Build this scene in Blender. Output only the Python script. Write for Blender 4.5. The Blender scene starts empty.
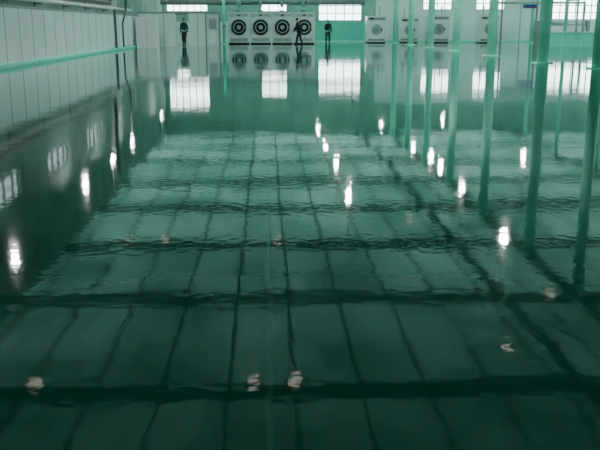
import bpy, bmesh, math, random
from mathutils import Vector, Matrix
random.seed(4)
scene = bpy.context.scene
COL = scene.collection

# ---------------------------------------------------------------- materials
def principled(name, color, rough=0.5, metal=0.0, noise=0.0, nscale=3.0, bump=0.0, coat=0.0):
    m = bpy.data.materials.new(name); m.use_nodes = True
    nt = m.node_tree; b = nt.nodes['Principled BSDF']
    b.inputs['Base Color'].default_value = (*color, 1)
    b.inputs['Roughness'].default_value = rough
    b.inputs['Metallic'].default_value = metal
    b.inputs['Coat Weight'].default_value = coat
    tc = nt.nodes.new('ShaderNodeTexCoord')
    n = nt.nodes.new('ShaderNodeTexNoise'); n.inputs['Scale'].default_value = nscale
    n.inputs['Detail'].default_value = 4
    nt.links.new(tc.outputs['Object'], n.inputs['Vector'])
    if noise > 0:
        r = nt.nodes.new('ShaderNodeValToRGB')
        r.color_ramp.elements[0].position = 0.3; r.color_ramp.elements[1].position = 0.7
        r.color_ramp.elements[0].color = (*[c*(1-noise) for c in color], 1)
        r.color_ramp.elements[1].color = (*[min(1, c*(1+noise)) for c in color], 1)
        nt.links.new(n.outputs['Fac'], r.inputs['Fac'])
        nt.links.new(r.outputs['Color'], b.inputs['Base Color'])
    if bump > 0:
        bp = nt.nodes.new('ShaderNodeBump'); bp.inputs['Strength'].default_value = bump
        bp.inputs['Distance'].default_value = 0.01
        nt.links.new(n.outputs['Fac'], bp.inputs['Height'])
        nt.links.new(bp.outputs['Normal'], b.inputs['Normal'])
    return m

def emissive(name, color, strength):
    m = bpy.data.materials.new(name); m.use_nodes = True
    b = m.node_tree.nodes['Principled BSDF']
    b.inputs['Base Color'].default_value = (*color, 1)
    b.inputs['Emission Color'].default_value = (*color, 1)
    b.inputs['Emission Strength'].default_value = strength
    return m

M = {}
M['wall_white'] = principled('wall_white_panel', (.86, .90, .90), .45, noise=.05, nscale=.8)
M['wall_grey'] = principled('wall_green_plaster', (.36, .55, .48), .8, noise=.15, nscale=1.2)
M['wall_dark'] = principled('wall_dark_block', (.19, .29, .26), .8, noise=.25, nscale=.8)
M['teal'] = principled('teal_paint', (.36, .90, .74), .35, noise=.08, nscale=2)
M['teal_wall'] = principled('teal_wall_paint', (.16, .72, .58), .5, noise=.08, nscale=1)
M['beam'] = principled('beam_steel', (.06, .16, .13), .6, noise=.1)
M['white'] = principled('machine_enamel', (.77, .75, .78), .35, noise=.03)
M['steel'] = principled('stainless_steel', (.5, .52, .53), .3, metal=.9, noise=.05)
M['dark'] = principled('dark_rubber', (.012, .014, .015), .45, noise=.2)
M['glass_dark'] = principled('dark_door_glass', (.03, .035, .04), .08, noise=.1)
M['grey'] = principled('grey_metal', (.28, .30, .30), .45, metal=.3, noise=.1)
M['frame'] = principled('window_frame_paint', (.35, .42, .40), .5, noise=.05)
M['pipe'] = principled('pipe_lagging', (.50, .53, .53), .4, noise=.15)
M['pipe_dark'] = principled('dark_pipe', (.07, .08, .08), .5, noise=.2)
M['blue'] = principled('banner_blue', (.03, .07, .3), .6, noise=.1)
M['red'] = principled('banner_red', (.5, .04, .03), .6, noise=.1)
M['skin'] = principled('skin', (.42, .25, .17), .55, noise=.05)
M['hair'] = principled('hair_black', (.01, .009, .008), .5, noise=.2)
M['cloth_dark'] = principled('dark_workwear', (.02, .022, .03), .85, noise=.2)
M['cloth_grey'] = principled('grey_shirt', (.07, .08, .09), .85, noise=.2)
M['cloth_teal'] = principled('green_shirt', (.04, .10, .09), .85, noise=.2)
M['shoe'] = principled('shoe_leather', (.015, .013, .012), .5, noise=.2)
M['lip'] = principled('lip', (.3, .1, .08), .5, noise=.05)
M['eye'] = principled('eye', (.6, .6, .6), .2, noise=.02)
M['lamp'] = emissive('lamp_glow', (1.0, .99, .95), 1200)
M['lamp_dim'] = emissive('lamp_dim_glow', (1.0, .93, .8), 2.2)
M['outside'] = principled('yard_concrete', (.35, .36, .33), .9, noise=.2, nscale=.4)

def translucent_sheet():
    m = bpy.data.materials.new('fibreglass_roof_sheet'); m.use_nodes = True
    nt = m.node_tree; nt.nodes.clear()
    o = nt.nodes.new('ShaderNodeOutputMaterial')
    mix = nt.nodes.new('ShaderNodeMixShader')
    tr = nt.nodes.new('ShaderNodeBsdfTranslucent')
    df = nt.nodes.new('ShaderNodeBsdfDiffuse')
    tc = nt.nodes.new('ShaderNodeTexCoord')
    n = nt.nodes.new('ShaderNodeTexNoise'); n.inputs['Scale'].default_value = .35; n.inputs['Detail'].default_value = 6
    r = nt.nodes.new('ShaderNodeValToRGB')
    r.color_ramp.elements[0].position = .35; r.color_ramp.elements[0].color = (.24, .38, .34, 1)
    r.color_ramp.elements[1].position = .65; r.color_ramp.elements[1].color = (.42, .60, .55, 1)
    df.inputs['Color'].default_value = (.40, .56, .51, 1)
    nt.links.new(tc.outputs['Object'], n.inputs['Vector'])
    nt.links.new(n.outputs['Fac'], r.inputs['Fac'])
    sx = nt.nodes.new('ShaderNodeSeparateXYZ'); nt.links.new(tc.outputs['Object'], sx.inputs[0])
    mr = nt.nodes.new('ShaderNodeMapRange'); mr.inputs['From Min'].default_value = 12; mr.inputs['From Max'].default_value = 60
    mr.inputs['To Min'].default_value = .46; mr.inputs['To Max'].default_value = 1.25  # hall's light falloff put into the sheet colour: dimmer near, brighter far
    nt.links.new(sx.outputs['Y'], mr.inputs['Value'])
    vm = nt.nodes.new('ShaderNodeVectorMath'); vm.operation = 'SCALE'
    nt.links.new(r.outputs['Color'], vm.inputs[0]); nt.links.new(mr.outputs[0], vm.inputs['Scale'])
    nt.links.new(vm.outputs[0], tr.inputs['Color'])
    mix.inputs['Fac'].default_value = .5
    nt.links.new(df.outputs[0], mix.inputs[1]); nt.links.new(tr.outputs[0], mix.inputs[2])
    nt.links.new(mix.outputs[0], o.inputs['Surface'])
    return m
M['sheet'] = translucent_sheet()

def window_glass(name='window_glass', tint=(.9, .95, .94)):
    m = bpy.data.materials.new(name); m.use_nodes = True
    nt = m.node_tree; nt.nodes.clear()
    o = nt.nodes.new('ShaderNodeOutputMaterial')
    mix = nt.nodes.new('ShaderNodeMixShader'); mix.inputs['Fac'].default_value = .06
    t = nt.nodes.new('ShaderNodeBsdfTransparent'); t.inputs['Color'].default_value = (*tint, 1)
    g = nt.nodes.new('ShaderNodeBsdfGlossy'); g.inputs['Roughness'].default_value = .05
    nt.links.new(t.outputs[0], mix.inputs[1]); nt.links.new(g.outputs[0], mix.inputs[2])
    nt.links.new(mix.outputs[0], o.inputs['Surface'])
    return m
M['glass'] = window_glass()
M['glass_dirty'] = window_glass('dusty_glass', (.36, .40, .40))

def epoxy_floor():
    m = bpy.data.materials.new('green_epoxy_floor'); m.use_nodes = True
    nt = m.node_tree; b = nt.nodes['Principled BSDF']; L = nt.links.new
    def N(t): return nt.nodes.new(t)
    tc = N('ShaderNodeTexCoord')
    big = N('ShaderNodeTexNoise'); big.inputs['Scale'].default_value = .25; big.inputs['Detail'].default_value = 5
    L(tc.outputs['Object'], big.inputs['Vector'])
    r = N('ShaderNodeValToRGB')
    r.color_ramp.elements[0].position = .3; r.color_ramp.elements[0].color = (.006, .135, .098, 1)
    r.color_ramp.elements[1].position = .75; r.color_ramp.elements[1].color = (.010, .165, .122, 1)
    L(big.outputs['Fac'], r.inputs['Fac'])
    sx = N('ShaderNodeSeparateXYZ'); L(tc.outputs['Object'], sx.inputs[0])
    w = N('ShaderNodeTexNoise'); w.inputs['Scale'].default_value = 1.5; L(tc.outputs['Object'], w.inputs['Vector'])
    wm = N('ShaderNodeMath'); wm.operation = 'MULTIPLY_ADD'; wm.inputs[1].default_value = .05; wm.inputs[2].default_value = -.025
    L(w.outputs['Fac'], wm.inputs[0])
    ad = N('ShaderNodeMath'); ad.operation = 'ADD'; L(sx.outputs['X'], ad.inputs[0]); L(wm.outputs[0], ad.inputs[1])
    ab = N('ShaderNodeMath'); ab.operation = 'ABSOLUTE'; L(ad.outputs[0], ab.inputs[0])
    mr = N('ShaderNodeMapRange'); mr.inputs['From Min'].default_value = .004; mr.inputs['From Max'].default_value = .018
    mr.inputs['To Min'].default_value = .5; mr.inputs['To Max'].default_value = 0
    L(ab.outputs[0], mr.inputs['Value'])
    mx = N('ShaderNodeMixRGB'); L(mr.outputs[0], mx.inputs['Fac']); L(r.outputs['Color'], mx.inputs['Color1'])
    mx.inputs['Color2'].default_value = (.14, .28, .23, 1)
    L(mx.outputs[0], b.inputs['Base Color'])
    b.inputs['Roughness'].default_value = .04
    b.inputs['IOR'].default_value = 1.5
    def wave(scale, dist, prev, mapscale=(1, 1, 1), detail=1.0):
        mp = N('ShaderNodeMapping'); mp.inputs['Scale'].default_value = mapscale
        L(tc.outputs['Object'], mp.inputs['Vector'])
        n = N('ShaderNodeTexNoise'); n.inputs['Scale'].default_value = scale; n.inputs['Detail'].default_value = detail
        n.inputs['Roughness'].default_value = .4
        L(mp.outputs[0], n.inputs['Vector'])
        bp = N('ShaderNodeBump'); bp.inputs['Strength'].default_value = 1; bp.inputs['Distance'].default_value = dist
        L(n.outputs['Fac'], bp.inputs['Height'])
        if prev: L(prev.outputs['Normal'], bp.inputs['Normal'])
        return bp
    b1 = wave(.4, .009, None, (1, .8, 1))
    b2 = wave(2.0, .0010, b1, (1, 1, 1), 2)
    b3 = wave(14, .00045, b2, (1, 1, 1), 2)
    L(b3.outputs['Normal'], b.inputs['Normal'])
    return m
M['floor'] = epoxy_floor()

# ---------------------------------------------------------------- mesh builder
class MB:
    def __init__(s): s.bm = bmesh.new(); s.mats = []
    def mi(s, k):
        if k not in s.mats: s.mats.append(k)
        return s.mats.index(k)
    def _tag(s, verts, k, smooth=False):
        i = s.mi(k)
        fs = set()
        for v in verts: fs.update(v.link_faces)
        for f in fs: f.material_index = i; f.smooth = smooth
    def box(s, c, d, k, rz=0):
        r = bmesh.ops.create_cube(s.bm, size=1.0)
        mat = Matrix.Translation(c) @ Matrix.Rotation(rz, 4, 'Z') @ Matrix.Diagonal((*d, 1))
        bmesh.ops.transform(s.bm, matrix=mat, verts=r['verts']); s._tag(r['verts'], k)
    def bx(s, x0, x1, y0, y1, z0, z1, k):
        s.box(((x0+x1)/2, (y0+y1)/2, (z0+z1)/2), (x1-x0, y1-y0, z1-z0), k)
    def cyl(s, p0, p1, r0, k, r1=None, seg=24, cap=True):
        p0 = Vector(p0); p1 = Vector(p1); r1 = r0 if r1 is None else r1
        d = p1-p0
        r = bmesh.ops.create_cone(s.bm, cap_ends=cap, segments=seg, radius1=r0, radius2=r1, depth=d.length)
        mat = Matrix.Translation((p0+p1)/2) @ d.to_track_quat('Z', 'Y').to_matrix().to_4x4()
        bmesh.ops.transform(s.bm, matrix=mat, verts=r['verts']); s._tag(r['verts'], k, True)
        for v in r['verts']:
            for f in v.link_faces:
                if len(f.verts) > 4: f.smooth = False
    def sph(s, c, rad, k, sc=(1, 1, 1), seg=16):
        r = bmesh.ops.create_uvsphere(s.bm, u_segments=seg, v_segments=seg//2+2, radius=rad)
        bmesh.ops.transform(s.bm, matrix=Matrix.Translation(c) @ Matrix.Diagonal((*sc, 1)), verts=r['verts'])
        s._tag(r['verts'], k, True)
    def ring(s, c, axis, R, r, k, seg=40, rs=8):
        q = Vector(axis).to_track_quat('Z', 'Y').to_matrix().to_4x4()
        vs = []
        for i in range(seg):
            a = 2*math.pi*i/seg; row = []
            for j in range(rs):
                b = 2*math.pi*j/rs
                p = Vector(((R+r*math.cos(b))*math.cos(a), (R+r*math.cos(b))*math.sin(a), r*math.sin(b)))
                row.append(s.bm.verts.new(Matrix.Translation(c) @ q @ p))
            vs.append(row)
        i0 = s.mi(k)
        for i in range(seg):
            for j in range(rs):
                f = s.bm.faces.new((vs[i][j], vs[(i+1) % seg][j], vs[(i+1) % seg][(j+1) % rs], vs[i][(j+1) % rs]))
                f.material_index = i0; f.smooth = True
    def pipe(s, pts, r, k, seg=16):
        for a, b in zip(pts[:-1], pts[1:]): s.cyl(a, b, r, k, seg=seg)
        for p in pts[1:-1]: s.sph(p, r*1.06, k, seg=12)
    def done(s, name, parent=None, bevel=0):
        me = bpy.data.meshes.new(name); s.bm.normal_update(); s.bm.to_mesh(me); s.bm.free()
        for k in s.mats: me.materials.append(M[k])
        o = bpy.data.objects.new(name, me); COL.objects.link(o)
        if parent: o.parent = parent
        if bevel:
            mo = o.modifiers.new('bevel', 'BEVEL'); mo.width = bevel; mo.segments = 2; mo.limit_method = 'ANGLE'
        return o

# ---------------------------------------------------------------- room
XL, XR, YB, YF, H = -8.0, 31.0, -5.0, 64.5, 7.3
PY = 52.0
b = MB(); b.bx(XL-.2, XR+.2, YB-.2, YF+.2, -.2, 0, 'floor'); b.done('floor')
b = MB(); b.bx(-120, 140, -100, 180, -.45, -.25, 'outside'); b.done('ground')

def wall(name, axis, pos, th, u0, u1, z0, z1, openings, matfn):
    us = sorted({u0, u1, *[o[0] for o in openings], *[o[1] for o in openings], *matfn[2]})
    zs = sorted({z0, z1, *[o[2] for o in openings], *[o[3] for o in openings], *matfn[1]})
    b = MB()
    for a, c in zip(us[:-1], us[1:]):
        for e, g in zip(zs[:-1], zs[1:]):
            mu, mz = (a+c)/2, (e+g)/2
            if any(o[0] < mu < o[1] and o[2] < mz < o[3] for o in openings): continue
            k = matfn[0](mu, mz)
            if axis == 'x': b.bx(min(pos, pos+th), max(pos, pos+th), a, c, e, g, k)
            else: b.bx(a, c, min(pos, pos+th), max(pos, pos+th), e, g, k)
    return b.done(name)

wn = [0]
def window(axis, pos, o, nu, nz, glass='glass', fr=.06):
    wn[0] += 1
    u0, u1, z0, z1 = o; b = MB()
    def bb(a, c, e, g, t, k):
        if axis == 'x': b.bx(pos-t, pos+t, a, c, e, g, k)
        else: b.bx(a, c, pos-t, pos+t, e, g, k)
    for i in range(nu+1):
        u = u0+(u1-u0)*i/nu; f = fr if i in (0, nu) else fr*.55
        bb(max(u0, u-f), min(u1, u+f), z0, z1, .04, 'frame')
    for i in range(nz+1):
        z = z0+(z1-z0)*i/nz; f = fr if i in (0, nz) else fr*.55
        bb(u0, u1, max(z0, z-f), min(z1, z+f), .038, 'frame')
    bb(u0, u1, z0, z1, .004, glass)
    b.done('window_%d' % wn[0])

far_open = [(-7.7, -4.5, 2.3, 4.9), (-.4, 1.65, 2.3, 4.0), (4.1, 7.5, 1.62, 3.9), (12.3, 14.6, 2.45, 3.9),
            (16.5, 18.8, 2.45, 3.9), (22.6, 27.0, 1.7, 3.9)]
def farmat(u, z):
    if z < 1.55: return 'teal_wall' if 3 < u < 8.6 else 'wall_white'
    return 'wall_grey' if u < 8.6 or z > 4.6 else 'wall_white'
wall('wall_back', 'y', YF, .2, XL, XR, 0, H, far_open, (farmat, [1.55, 4.6], [3, 8.6]))
for o, (nu, nz) in zip(far_open, [(6, 5), (3, 3), (5, 4), (4, 3), (4, 3), (7, 4)]): window('y', YF+.08, o, nu, nz)
left_open = [(y, y+3.4, 3.3, 4.1) for y in (9.5, 16.1, 22.7, 29.3, 35.9, 42.5)]
wall('wall_left', 'x', XL, -.2, YB, YF, 0, H, left_open, (lambda u, z: 'wall_white' if z < 1.85 else 'wall_dark', [1.85], []))
for o in left_open: window('x', XL-.08, o, 4, 2, 'glass_dirty')
right_open = [(y, y+5, 1.4, 3.8) for y in (1.9, 8.5, 15.1, 21.7, 28.3, 34.9, 41.5, 48.1, 54.7)]
wall('wall_right', 'x', XR, .2, YB, YF, 0, H, right_open, (lambda u, z: 'teal_wall' if z < 1.3 else 'wall_white', [1.3], []))
for o in right_open: window('x', XR+.08, o, 5, 3)
wall('wall_front', 'y', YB, -.2, XL, XR, 0, H, [], (lambda u, z: 'wall_dark', [], []))
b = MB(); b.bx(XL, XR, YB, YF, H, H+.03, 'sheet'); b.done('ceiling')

b = MB()
y = YB+.6
while y < PY-.3:
    b.bx(XL, XL+.012, y-.012, y+.012, .16, 1.82, 'pipe'); y += 1.5
b.bx(XL, XL+.06, YB, PY-.1, 1.82, 1.90, 'grey')
b.done('trim_1')
b = MB(); b.bx(XL, XL+.14, YB, PY-.1, 0, .10, 'teal_wall'); b.bx(XL, XL+.06, YB, PY-.1, .10, .14, 'teal_wall'); b.done('baseboard_left', bevel=.01)
b = MB(); b.bx(3.5, XR, YF-.03, YF, 0, .12, 'teal'); b.done('baseboard_back')

b = MB()
yy = 17.5-6.6*3
while yy < YF:
    if yy > YB+.3:
        b.bx(XL, XR, yy-.16, yy+.16, H-.28, H-.25, 'beam'); b.bx(XL, XR, yy-.16, yy+.16, H-.04, H, 'beam')
        b.bx(XL, XR, yy-.03, yy+.03, H-.26, H, 'beam')
    yy += 6.6
x = XL+.5
while x < XR:
    b.bx(x-.042, x+.042, YB, YF, H-.04, H-.001, 'beam'); x += 1.62
for xx in (7.4, 9.7, 19.0):
    b.bx(xx-.15, xx+.15, YB, YF, H-.38, H-.28, 'beam')
b.done('ceiling_beams')

def column(x, y, r):
    b = MB()
    b.cyl((x, y, .03), (x, y, H-.38), r, 'teal', seg=32)
    b.box((x, y, .015), (r*3, r*3, .03), 'teal')
    for a in range(4):
        c = math.cos(a*math.pi/2+.785); s_ = math.sin(a*math.pi/2+.785)
        b.cyl((x+c*r*1.7, y+s_*r*1.7, .03), (x+c*r*1.7, y+s_*r*1.7, .06), .02, 'grey', seg=6)
    b.cyl((x, y, H-.44), (x, y, H-.38), r*1.5, 'teal')
    b.ring((x, y, 1.5), (0, 0, 1), r, .012, 'teal')
    b.done('support_column')
for i in range(6): column(9.7, 28.3+6.62*i, .2)
column(10.1, 24.5, .17)
column(19.0, 58.2, .12); column(19.0, 51.6, .12); column(19.0, 45.0, .12)

def lamp(x, y, z=4.9):
    b = MB()
    b.cyl((x, y, z+.32), (x, y, H-.0), .012, 'grey', seg=8)
    b.cyl((x, y, z+.2), (x, y, z+.42), .07, 'grey')
    b.cyl((x, y, z), (x, y, z+.2), .2, 'grey', r1=.08, cap=False)
    b.cyl((x, y, z+.005), (x, y, z+.012), .09, 'lamp')
    b.ring((x, y, z), (0, 0, 1), .2, .012, 'grey')
    b.done('high_bay_lamp')
for p in [(-7.05, 21.7), (-7.25, 31.7), (-7.3, 37.9), (-7.35, 43.9), (-7.4, 57.0),
          (3.08, 29.7), (3.15, 36.0), (3.0, 41.2), (3.1, 48.7),
          (7.13, 23.1), (7.6, 30.5), (7.85, 35.6), (7.9, 37.9), (7.6, 41.0), (7.3, 50.9),
          (10.3, 30.2), (12.3, 37.7), (11.8, 53.4), (15.5, 45.0)]: lamp(*p)
def lamp_small(x, y):
    b = MB(); z = H-.28
    b.cyl((x, y, z-.1), (x, y, z), .2, 'grey', r1=.12); b.cyl((x, y, z-.112), (x, y, z-.1), .15, 'lamp_dim'); b.done('ceiling_downlight')
for p in [(-5.5, 17.6), (-.4, 17.6), (.58, 17.6), (6.2, 19.3), (-5.5, 30.7), (-4.1, 30.7), (.34, 30.6), (6.2, 33.9), (9.0, 24.0)]: lamp_small(*p)

# ---------------------------------------------------------------- tumble dryers (bank of four)
MY = 57.6
def dryer(x0, yf, w=1.51, h=2.16, zc=1.14, R=.53, name='tumble_dryer', depth=1.5):
    b = MB(); cx = x0+w/2
    b.bx(x0+.01, x0+w-.01, yf, yf+depth, .1, h, 'white')
    b.bx(x0+.05, x0+w-.05, yf+.05, yf+depth, 0, .1, 'dark')
    b.cyl((cx, yf+.02, zc), (cx, yf-.04, zc), R+.04, 'steel', seg=48)
    b.cyl((cx, yf, zc), (cx, yf-.08, zc), R, 'dark', seg=48)
    b.ring((cx, yf-.08, zc), (0, 1, 0), R*.66, .035, 'steel')
    b.cyl((cx, yf-.02, zc), (cx, yf-.10, zc), R*.62, 'glass_dark', seg=40)
    b.cyl((cx, yf-.09, zc), (cx, yf-.12, zc), R*.28, 'steel', seg=24)
    b.box((cx-R-.02, yf-.07, zc+.2), (.12, .07, .1), 'steel'); b.box((cx-R-.02, yf-.07, zc-.2), (.12, .07, .1), 'steel')
    b.box((cx+R-.03, yf-.12, zc), (.05, .06, .24), 'steel')
    b.bx(x0+.08, x0+w-.08, yf-.02, yf, h-.32, h-.08, 'pipe')
    b.bx(cx-.12, cx+.12, yf-.03, yf-.02, h-.24, h-.16, 'glass_dark')
    b.cyl((cx+.42, yf-.02, h-.2), (cx+.42, yf-.05, h-.2), .04, 'red')
    b.bx(x0+.12, x0+w-.12, yf-.015, yf, .16, .42, 'pipe')
    for i in range(5): b.bx(x0+.18, x0+w-.18, yf-.025, yf-.015, .19+i*.045, .205+i*.045, 'grey')
    b.cyl((cx, yf+depth*.6, h), (cx, yf+depth*.6, h+.15), .17, 'grey')
    b.done(name, bevel=.012)
for i in range(4): dryer(-2.65+i*1.52, MY)

def washer(x0, yf, w, h, name='industrial_washer'):
    b = MB(); cx = x0+w/2; zc = h*.5; R = w*.26
    b.bx(x0, x0+w, yf, yf+1.2, .08, h, 'white'); b.bx(x0+.06, x0+w-.06, yf+.06, yf+1.14, 0, .08, 'dark')
    b.cyl((cx, yf+.02, zc), (cx, yf-.05, zc), R, 'steel', seg=40)
    b.cyl((cx, yf, zc), (cx, yf-.08, zc), R*.62, 'grey', seg=40)
    b.ring((cx, yf-.06, zc), (0, 1, 0), R*.85, .03, 'grey')
    b.box((cx+R, yf-.08, zc), (.06, .07, .2), 'dark')
    b.bx(x0+.1, x0+w-.1, yf-.02, yf, h-.3, h-.1, 'grey'); b.bx(x0+.2, x0+.5, yf-.03, yf-.02, h-.26, h-.14, 'glass_dark')
    b.bx(x0+.1, x0+w-.1, yf-.015, yf, .14, .3, 'grey')
    b.cyl((x0+w*.3, yf+.8, h), (x0+w*.3, yf+.8, h+.7), .06, 'pipe'); b.cyl((x0+w*.7, yf+.8, h), (x0+w*.7, yf+.8, h+.7), .06, 'pipe')
    b.done(name, bevel=.012)
washer(7.5, 61.0, 1.45, 1.95); washer(10.1, 61.8, 1.45, 1.85); washer(12.1, 61.0, 1.6, 2.0); washer(15.7, 60.0, 1.45, 2.0)

IY = 58.6
b = MB()
b.bx(19.8, 23.3, IY, IY+2, .35, 1.25, 'white')
for sx in (19.9, 23.2):
    b.bx(sx-.12, sx+.12, IY-.1, IY+2.1, 0, 1.6, 'grey')
for i in range(3): b.cyl((20.0, IY+.2+i*.65, 1.42), (23.1, IY+.2+i*.65, 1.42), .2, 'steel')
b.bx(20.0, 23.1, IY-.6, IY, .8, .86, 'white'); b.bx(20.1, 20.2, IY-.55, IY-.45, 0, .8, 'grey'); b.bx(22.9, 23.0, IY-.55, IY-.45, 0, .8, 'grey')
b.done('flatwork_ironer', bevel=.01)

LY = 50.0
b = MB(); b.bx(17.0, 21.9, LY, LY+.15, 0, .8, 'teal_wall'); b.bx(16.9, 22.0, LY-.05, LY+.2, .8, .86, 'teal')
for i in range(5): b.bx(17.0+i*1.21, 17.06+i*1.21, LY-.03, LY, 0, .8, 'teal')
b.done('low_partition')

RY = 53.4
b = MB()
for px in (15.4, 17.7, 20.4):
    b.bx(px-.05, px+.05, RY, RY+.1, 0, 3.2, 'grey')
b.bx(15.3, 20.5, RY, RY+.1, 3.1, 3.2, 'grey')
b.pipe([(14.9, RY-.1, 2.7), (20.8, RY-.1, 2.7), (20.8, RY-.1, .4)], .07, 'pipe')
b.pipe([(14.9, RY-.1, 2.95), (21.2, RY-.1, 2.95), (21.2, RY+4, 2.95)], .05, 'pipe_dark')
b.pipe([(16.6, RY-.1, 2.7), (16.6, RY-.1, .02)], .04, 'pipe')
b.done('steam_pipe_rack')
b = MB(); b.bx(16.7, 17.6, RY-.23, RY-.2, 2.35, 2.6, 'blue'); b.bx(16.7, 17.6, RY-.24, RY-.23, 2.35, 2.40, 'red')
b.bx(16.68, 16.72, RY-.25, RY-.19, 2.33, 2.62, 'grey'); b.bx(17.58, 17.62, RY-.25, RY-.19, 2.33, 2.62, 'grey'); b.done('safety_banner')

# ---------------------------------------------------------------- office partition at left end
b = MB()
b.bx(XL, -5.7, PY, PY+.1, 0, 2.0, 'wall_white')
b.bx(-4.85, -3.82, PY, PY+.1, 0, 2.0, 'wall_white')
b.bx(-5.7, -4.85, PY, PY+.1, 1.92, 2.0, 'grey')
b.bx(XL, -2.88, PY-.02, PY+.12, 2.0, 2.08, 'grey')
b.bx(-3.82, -3.74, PY-.02, PY+.12, 0, 2.0, 'grey'); b.bx(-2.96, -2.88, PY-.02, PY+.12, 0, 2.0, 'grey')
for px in (-7.0, -6.4, -4.3): b.bx(px-.015, px+.015, PY-.01, PY, 0, 2.0, 'grey')
b.done('wall_partition')
b = MB(); x0, x1, y = -3.73, -2.97, PY+.03
b.bx(x0, x1, y, y+.05, .01, 1.92, 'white')
b.bx(x0+.15, x1-.15, y-.01, y+.06, 1.05, 1.7, 'steel')
b.bx(x0+.15, x1-.15, y-.015, y, .2, .9, 'wall_white')
b.cyl((x1-.08, y-.05, 1.0), (x1-.2, y-.05, 1.0), .012, 'steel'); b.cyl((x1-.08, y, 1.0), (x1-.08, y-.05, 1.0), .012, 'steel')
b.done('door_1')
b = MB(); b.box((-5.74, PY+.56, .97), (.05, .82, 1.9), 'white'); b.cyl((-5.70, PY+.9, 1.0), (-5.64, PY+.9, 1.0), .015, 'steel'); b.done('door_2')

CY = 49.8
b = MB(); b.bx(XL+.2, -6.6, CY, CY+1.3, 0, 1.75, 'wall_white'); b.bx(XL+.2, -6.6, CY-.02, CY, .08, 1.7, 'white')
b.bx(-7.21, -7.19, CY-.04, CY-.02, .08, 1.7, 'grey'); b.cyl((-7.13, CY-.05, .8), (-7.13, CY-.05, 1.0), .015, 'steel'); b.done('storage_cabinet', bevel=.01)

b = MB()
b.pipe([(XL+.22, -4, 2.12), (XL+.22, 48.0, 2.12), (XL+.22, 48.0, 3.4)], .07, 'pipe')
b.pipe([(XL+.2, -4, 2.38), (XL+.2, 41.9, 2.38), (XL+.2, 41.9, 6.4)], .09, 'pipe_dark')
b.pipe([(XL+.25, 42.8, 2.12), (XL+.25, 42.8, .15)], .07, 'pipe_dark')
b.pipe([(XL+.5, 44.7, 4.5), (XL+.5, 44.7, 2.0), (XL+.3, 44.7, 1.4), (XL+.3, 44.7, .15)], .05, 'pipe_dark')
y = -3
while y < 47:
    b.bx(XL+.005, XL+.3, y-.03, y+.03, 1.98, 2.03, 'grey'); b.bx(XL+.005, XL+.05, y-.03, y+.03, 1.9, 2.5, 'grey'); y += 4.0
b.done('steam_pipes')
DY = 61.0
b = MB()
b.cyl((-7.7, DY, 2.95), (7.3, DY, 2.95), .22, 'grey', seg=24)
for i in range(4): b.cyl((-1.9+i*1.52, DY, 2.9), (-1.9+i*1.52, MY+1, 2.62), .12, 'grey')
for i in range(9): b.ring((-7.2+i*1.72, DY, 2.95), (1, 0, 0), .23, .02, 'steel')
for i in range(4): b.cyl((-7+i*4.5, DY, 3.1), (-7+i*4.5, DY, H-.1), .015, 'grey', seg=8)
b.done('exhaust_duct')
sx, sy = -2.88, 56.8
b = MB(); b.cyl((sx, sy, 0), (sx, sy, 3.4), .1, 'teal_wall'); b.cyl((sx, sy, 0), (sx, sy, .05), .18, 'teal'); b.ring((sx, sy-.14, 1.2), (0, 1, 0), .1, .02, 'red'); b.cyl((sx, sy, 1.2), (sx, sy-.14, 1.2), .02, 'grey'); b.sph((sx, sy, 3.4), .1, 'teal_wall'); b.done('standpipe')

# ---------------------------------------------------------------- people
def skin_chain(name, verts, edges, radii, mat, parent, root=0, sub=2):
    me = bpy.data.meshes.new(name); me.from_pydata([Vector(v) for v in verts], edges, [])
    o = bpy.data.objects.new(name, me); COL.objects.link(o); o.parent = parent
    sk = o.modifiers.new('skin', 'SKIN'); sk.use_smooth_shade = True
    for i, r in enumerate(radii):
        d = me.skin_vertices[0].data[i]; rr = r if isinstance(r, tuple) else (r, r)
        d.radius = rr; d.use_root = (i == root)
    s_ = o.modifiers.new('sub', 'SUBSURF'); s_.levels = sub; s_.render_levels = sub
    me.materials.append(M[mat]); return o

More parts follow.
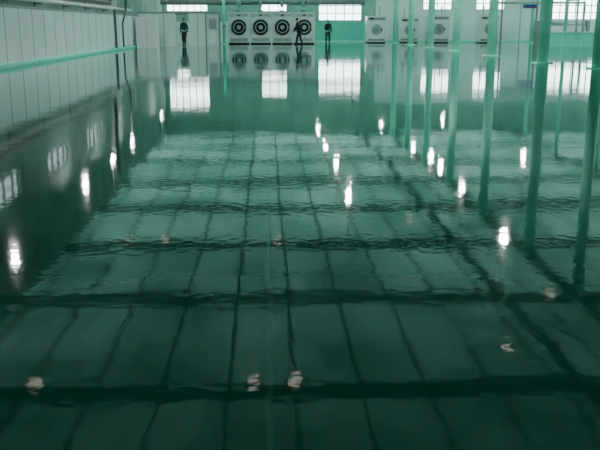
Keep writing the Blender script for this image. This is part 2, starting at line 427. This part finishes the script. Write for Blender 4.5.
def person(loc, rot, hands, feet, lean, top, bottom, scale=1.0):
    e = bpy.data.objects.new('person', None); COL.objects.link(e)
    hip = Vector((0, 0, .92)); chest = Vector((0, lean*.7, 1.30)); neck = Vector((0, lean, 1.46))
    shL = neck+Vector((-.18, 0, -.06)); shR = neck+Vector((.18, 0, -.06))
    def mid(a, c, off): return (Vector(a)+Vector(c))/2+Vector(off)
    hL, hR = Vector(hands[0]), Vector(hands[1]); fL, fR = Vector(feet[0]), Vector(feet[1])
    eL = mid(shL, hL, (-.05, -.06, -.04)); eR = mid(shR, hR, (.05, -.06, -.04))
    kL = mid(hip+Vector((-.1, 0, 0)), fL, (-.01, .05, .02)); kR = mid(hip+Vector((.1, 0, 0)), fR, (.01, .05, .02))
    v = [hip, hip+Vector((0, lean*.3, .18)), chest, neck+Vector((0, 0, -.02)),
         shL, eL, hL+(eL-hL)*.18, shR, eR, hR+(eR-hR)*.18]
    skin_chain('shirt', v, [(0, 1), (1, 2), (2, 3), (2, 4), (4, 5), (5, 6), (2, 7), (7, 8), (8, 9)],
               [(.18, .13), (.17, .13), (.19, .14), (.07, .07), .085, .065, .045, .085, .065, .045], top, e)
    v = [hip+Vector((0, 0, .04)), hip+Vector((-.09, 0, -.06)), kL, fL+Vector((0, 0, .09)), hip+Vector((.09, 0, -.06)), kR, fR+Vector((0, 0, .09))]
    skin_chain('trousers', v, [(0, 1), (1, 2), (2, 3), (0, 4), (4, 5), (5, 6)], [(.18, .14), .115, .085, .065, .115, .085, .065], bottom, e)
    for f, n in ((fL, 'shoe_l'), (fR, 'shoe_r')):
        skin_chain(n, [f+Vector((0, -.06, .05)), f+Vector((0, .05, .045)), f+Vector((0, .17, .03))], [(0, 1), (1, 2)], [(.045, .05), (.048, .04), (.042, .028)], 'shoe', e)
    for h, el, n, sd in ((hL, eL, 'hand_l', 1), (hR, eR, 'hand_r', -1)):
        d = (h-el).normalized(); side = d.cross(Vector((0, 0, 1)))
        if side.length < .2: side = Vector((0, 1, 0))
        side.normalize(); nrm = d.cross(side).normalized()
        skin_chain(n+'_palm', [h-d*.07, h, h+d*.05, h+d*.085], [(0, 1), (1, 2), (2, 3)], [(.028, .024), (.032, .02), (.042, .018), (.040, .015)], 'skin', e, sub=1)
        for i, ln in enumerate((.062, .075, .080, .072)):
            o_ = side*((i-1.5)*.021)
            p0 = h+d*.07+o_; p1 = p0+d*ln*.5+nrm*.006; p2 = p0+d*ln*.85+nrm*.025; p3 = p0+d*ln*1.0+nrm*.045
            skin_chain(n+'_finger_%d' % (i+1), [p0, p1, p2, p3], [(0, 1), (1, 2), (2, 3)], [.010, .009, .0085, .007], 'skin', e, sub=1)
        p0 = h+d*.02+side*.035*sd
        skin_chain(n+'_thumb', [p0, p0+d*.03+side*.022*sd, p0+d*.06+side*.028*sd+nrm*.012], [(0, 1), (1, 2)], [.012, .011, .009], 'skin', e, sub=1)
    hc = neck+Vector((0, .03+lean*.15, .17))
    b = MB()
    b.cyl(neck+Vector((0, 0, -.05)), hc+Vector((0, -.01, -.06)), .055, 'skin', seg=20)
    b.sph(hc+Vector((0, 0, .01)), .1, 'skin', (.78, .95, 1.12), 24)
    b.sph(hc+Vector((0, .025, -.06)), .06, 'skin', (.9, .95, .8), 16)
    b.sph(hc+Vector((0, .1, -.015)), .016, 'skin', (.8, 1.1, 1.4), 10)
    for sx in (-1, 1):
        b.sph(hc+Vector((sx*.03, .083, .012)), .011, 'eye', seg=10); b.sph(hc+Vector((sx*.03, .092, .012)), .006, 'hair', seg=8)
        b.sph(hc+Vector((sx*.08, -.005, -.005)), .026, 'skin', (.4, .8, 1.2), 10)
        b.box(hc+Vector((sx*.03, .092, .035)), (.028, .008, .006), 'hair')
    b.box(hc+Vector((0, .088, -.055)), (.04, .012, .009), 'lip')
    b.sph(hc+Vector((0, -.022, .035)), .104, 'hair', (.84, .95, 1.0), 24)
    b.done('head', e)
    e.location = loc; e.rotation_euler = (0, 0, rot); e.scale = (scale,)*3
    return e
px, py = 2.25, 55.2
person((px, py, 0), math.radians(80), [(-.14, .42, .98), (.12, .48, .80)], [(-.14, .18, 0), (.14, -.16, 0)], .14, 'cloth_dark', 'cloth_dark')
b = MB(); b.cyl((px-.38, py+.08, 1.28), (px-1.0, py+.1, .06), .014, 'grey', seg=10); b.bx(px-1.23, px-.77, py+.07, py+.13, .0, .05, 'dark')
b.done('floor_squeegee')
person((4.5, 60.0, 0), math.radians(200), [(-.26, .10, .80), (.24, .2, .92)], [(-.12, .03, 0), (.12, -.02, 0)], .05, 'cloth_dark', 'cloth_dark', scale=.95)
person((-5.4, 54.6, 0), math.radians(150), [(-.26, .06, .80), (.26, .1, .82)], [(-.1, .05, 0), (.12, -.05, 0)], .03, 'cloth_teal', 'cloth_grey', scale=1.0)

# ---------------------------------------------------------------- world: overcast sky
w = bpy.data.worlds.new('overcast_sky'); scene.world = w; w.use_nodes = True
nt = w.node_tree; bg = nt.nodes['Background']
tc = nt.nodes.new('ShaderNodeTexCoord'); sx = nt.nodes.new('ShaderNodeSeparateXYZ'); r = nt.nodes.new('ShaderNodeValToRGB')
nt.links.new(tc.outputs['Generated'], sx.inputs[0]); nt.links.new(sx.outputs['Z'], r.inputs['Fac']); nt.links.new(r.outputs['Color'], bg.inputs['Color'])
r.color_ramp.elements[0].color = (.80, .88, .90, 1); r.color_ramp.elements[1].color = (.9, .97, 1, 1)
bg.inputs['Strength'].default_value = 11.5

# ---------------------------------------------------------------- camera
cam = bpy.data.cameras.new('camera'); co = bpy.data.objects.new('camera', cam); COL.objects.link(co)
cam.sensor_width = 36; cam.lens = 800/600*36; cam.clip_end = 500; cam.clip_start = .05
co.location = (0, 0, 1.3)
co.rotation_euler = (math.radians(90-14.04), 0, math.radians(-2.36))
scene.camera = co
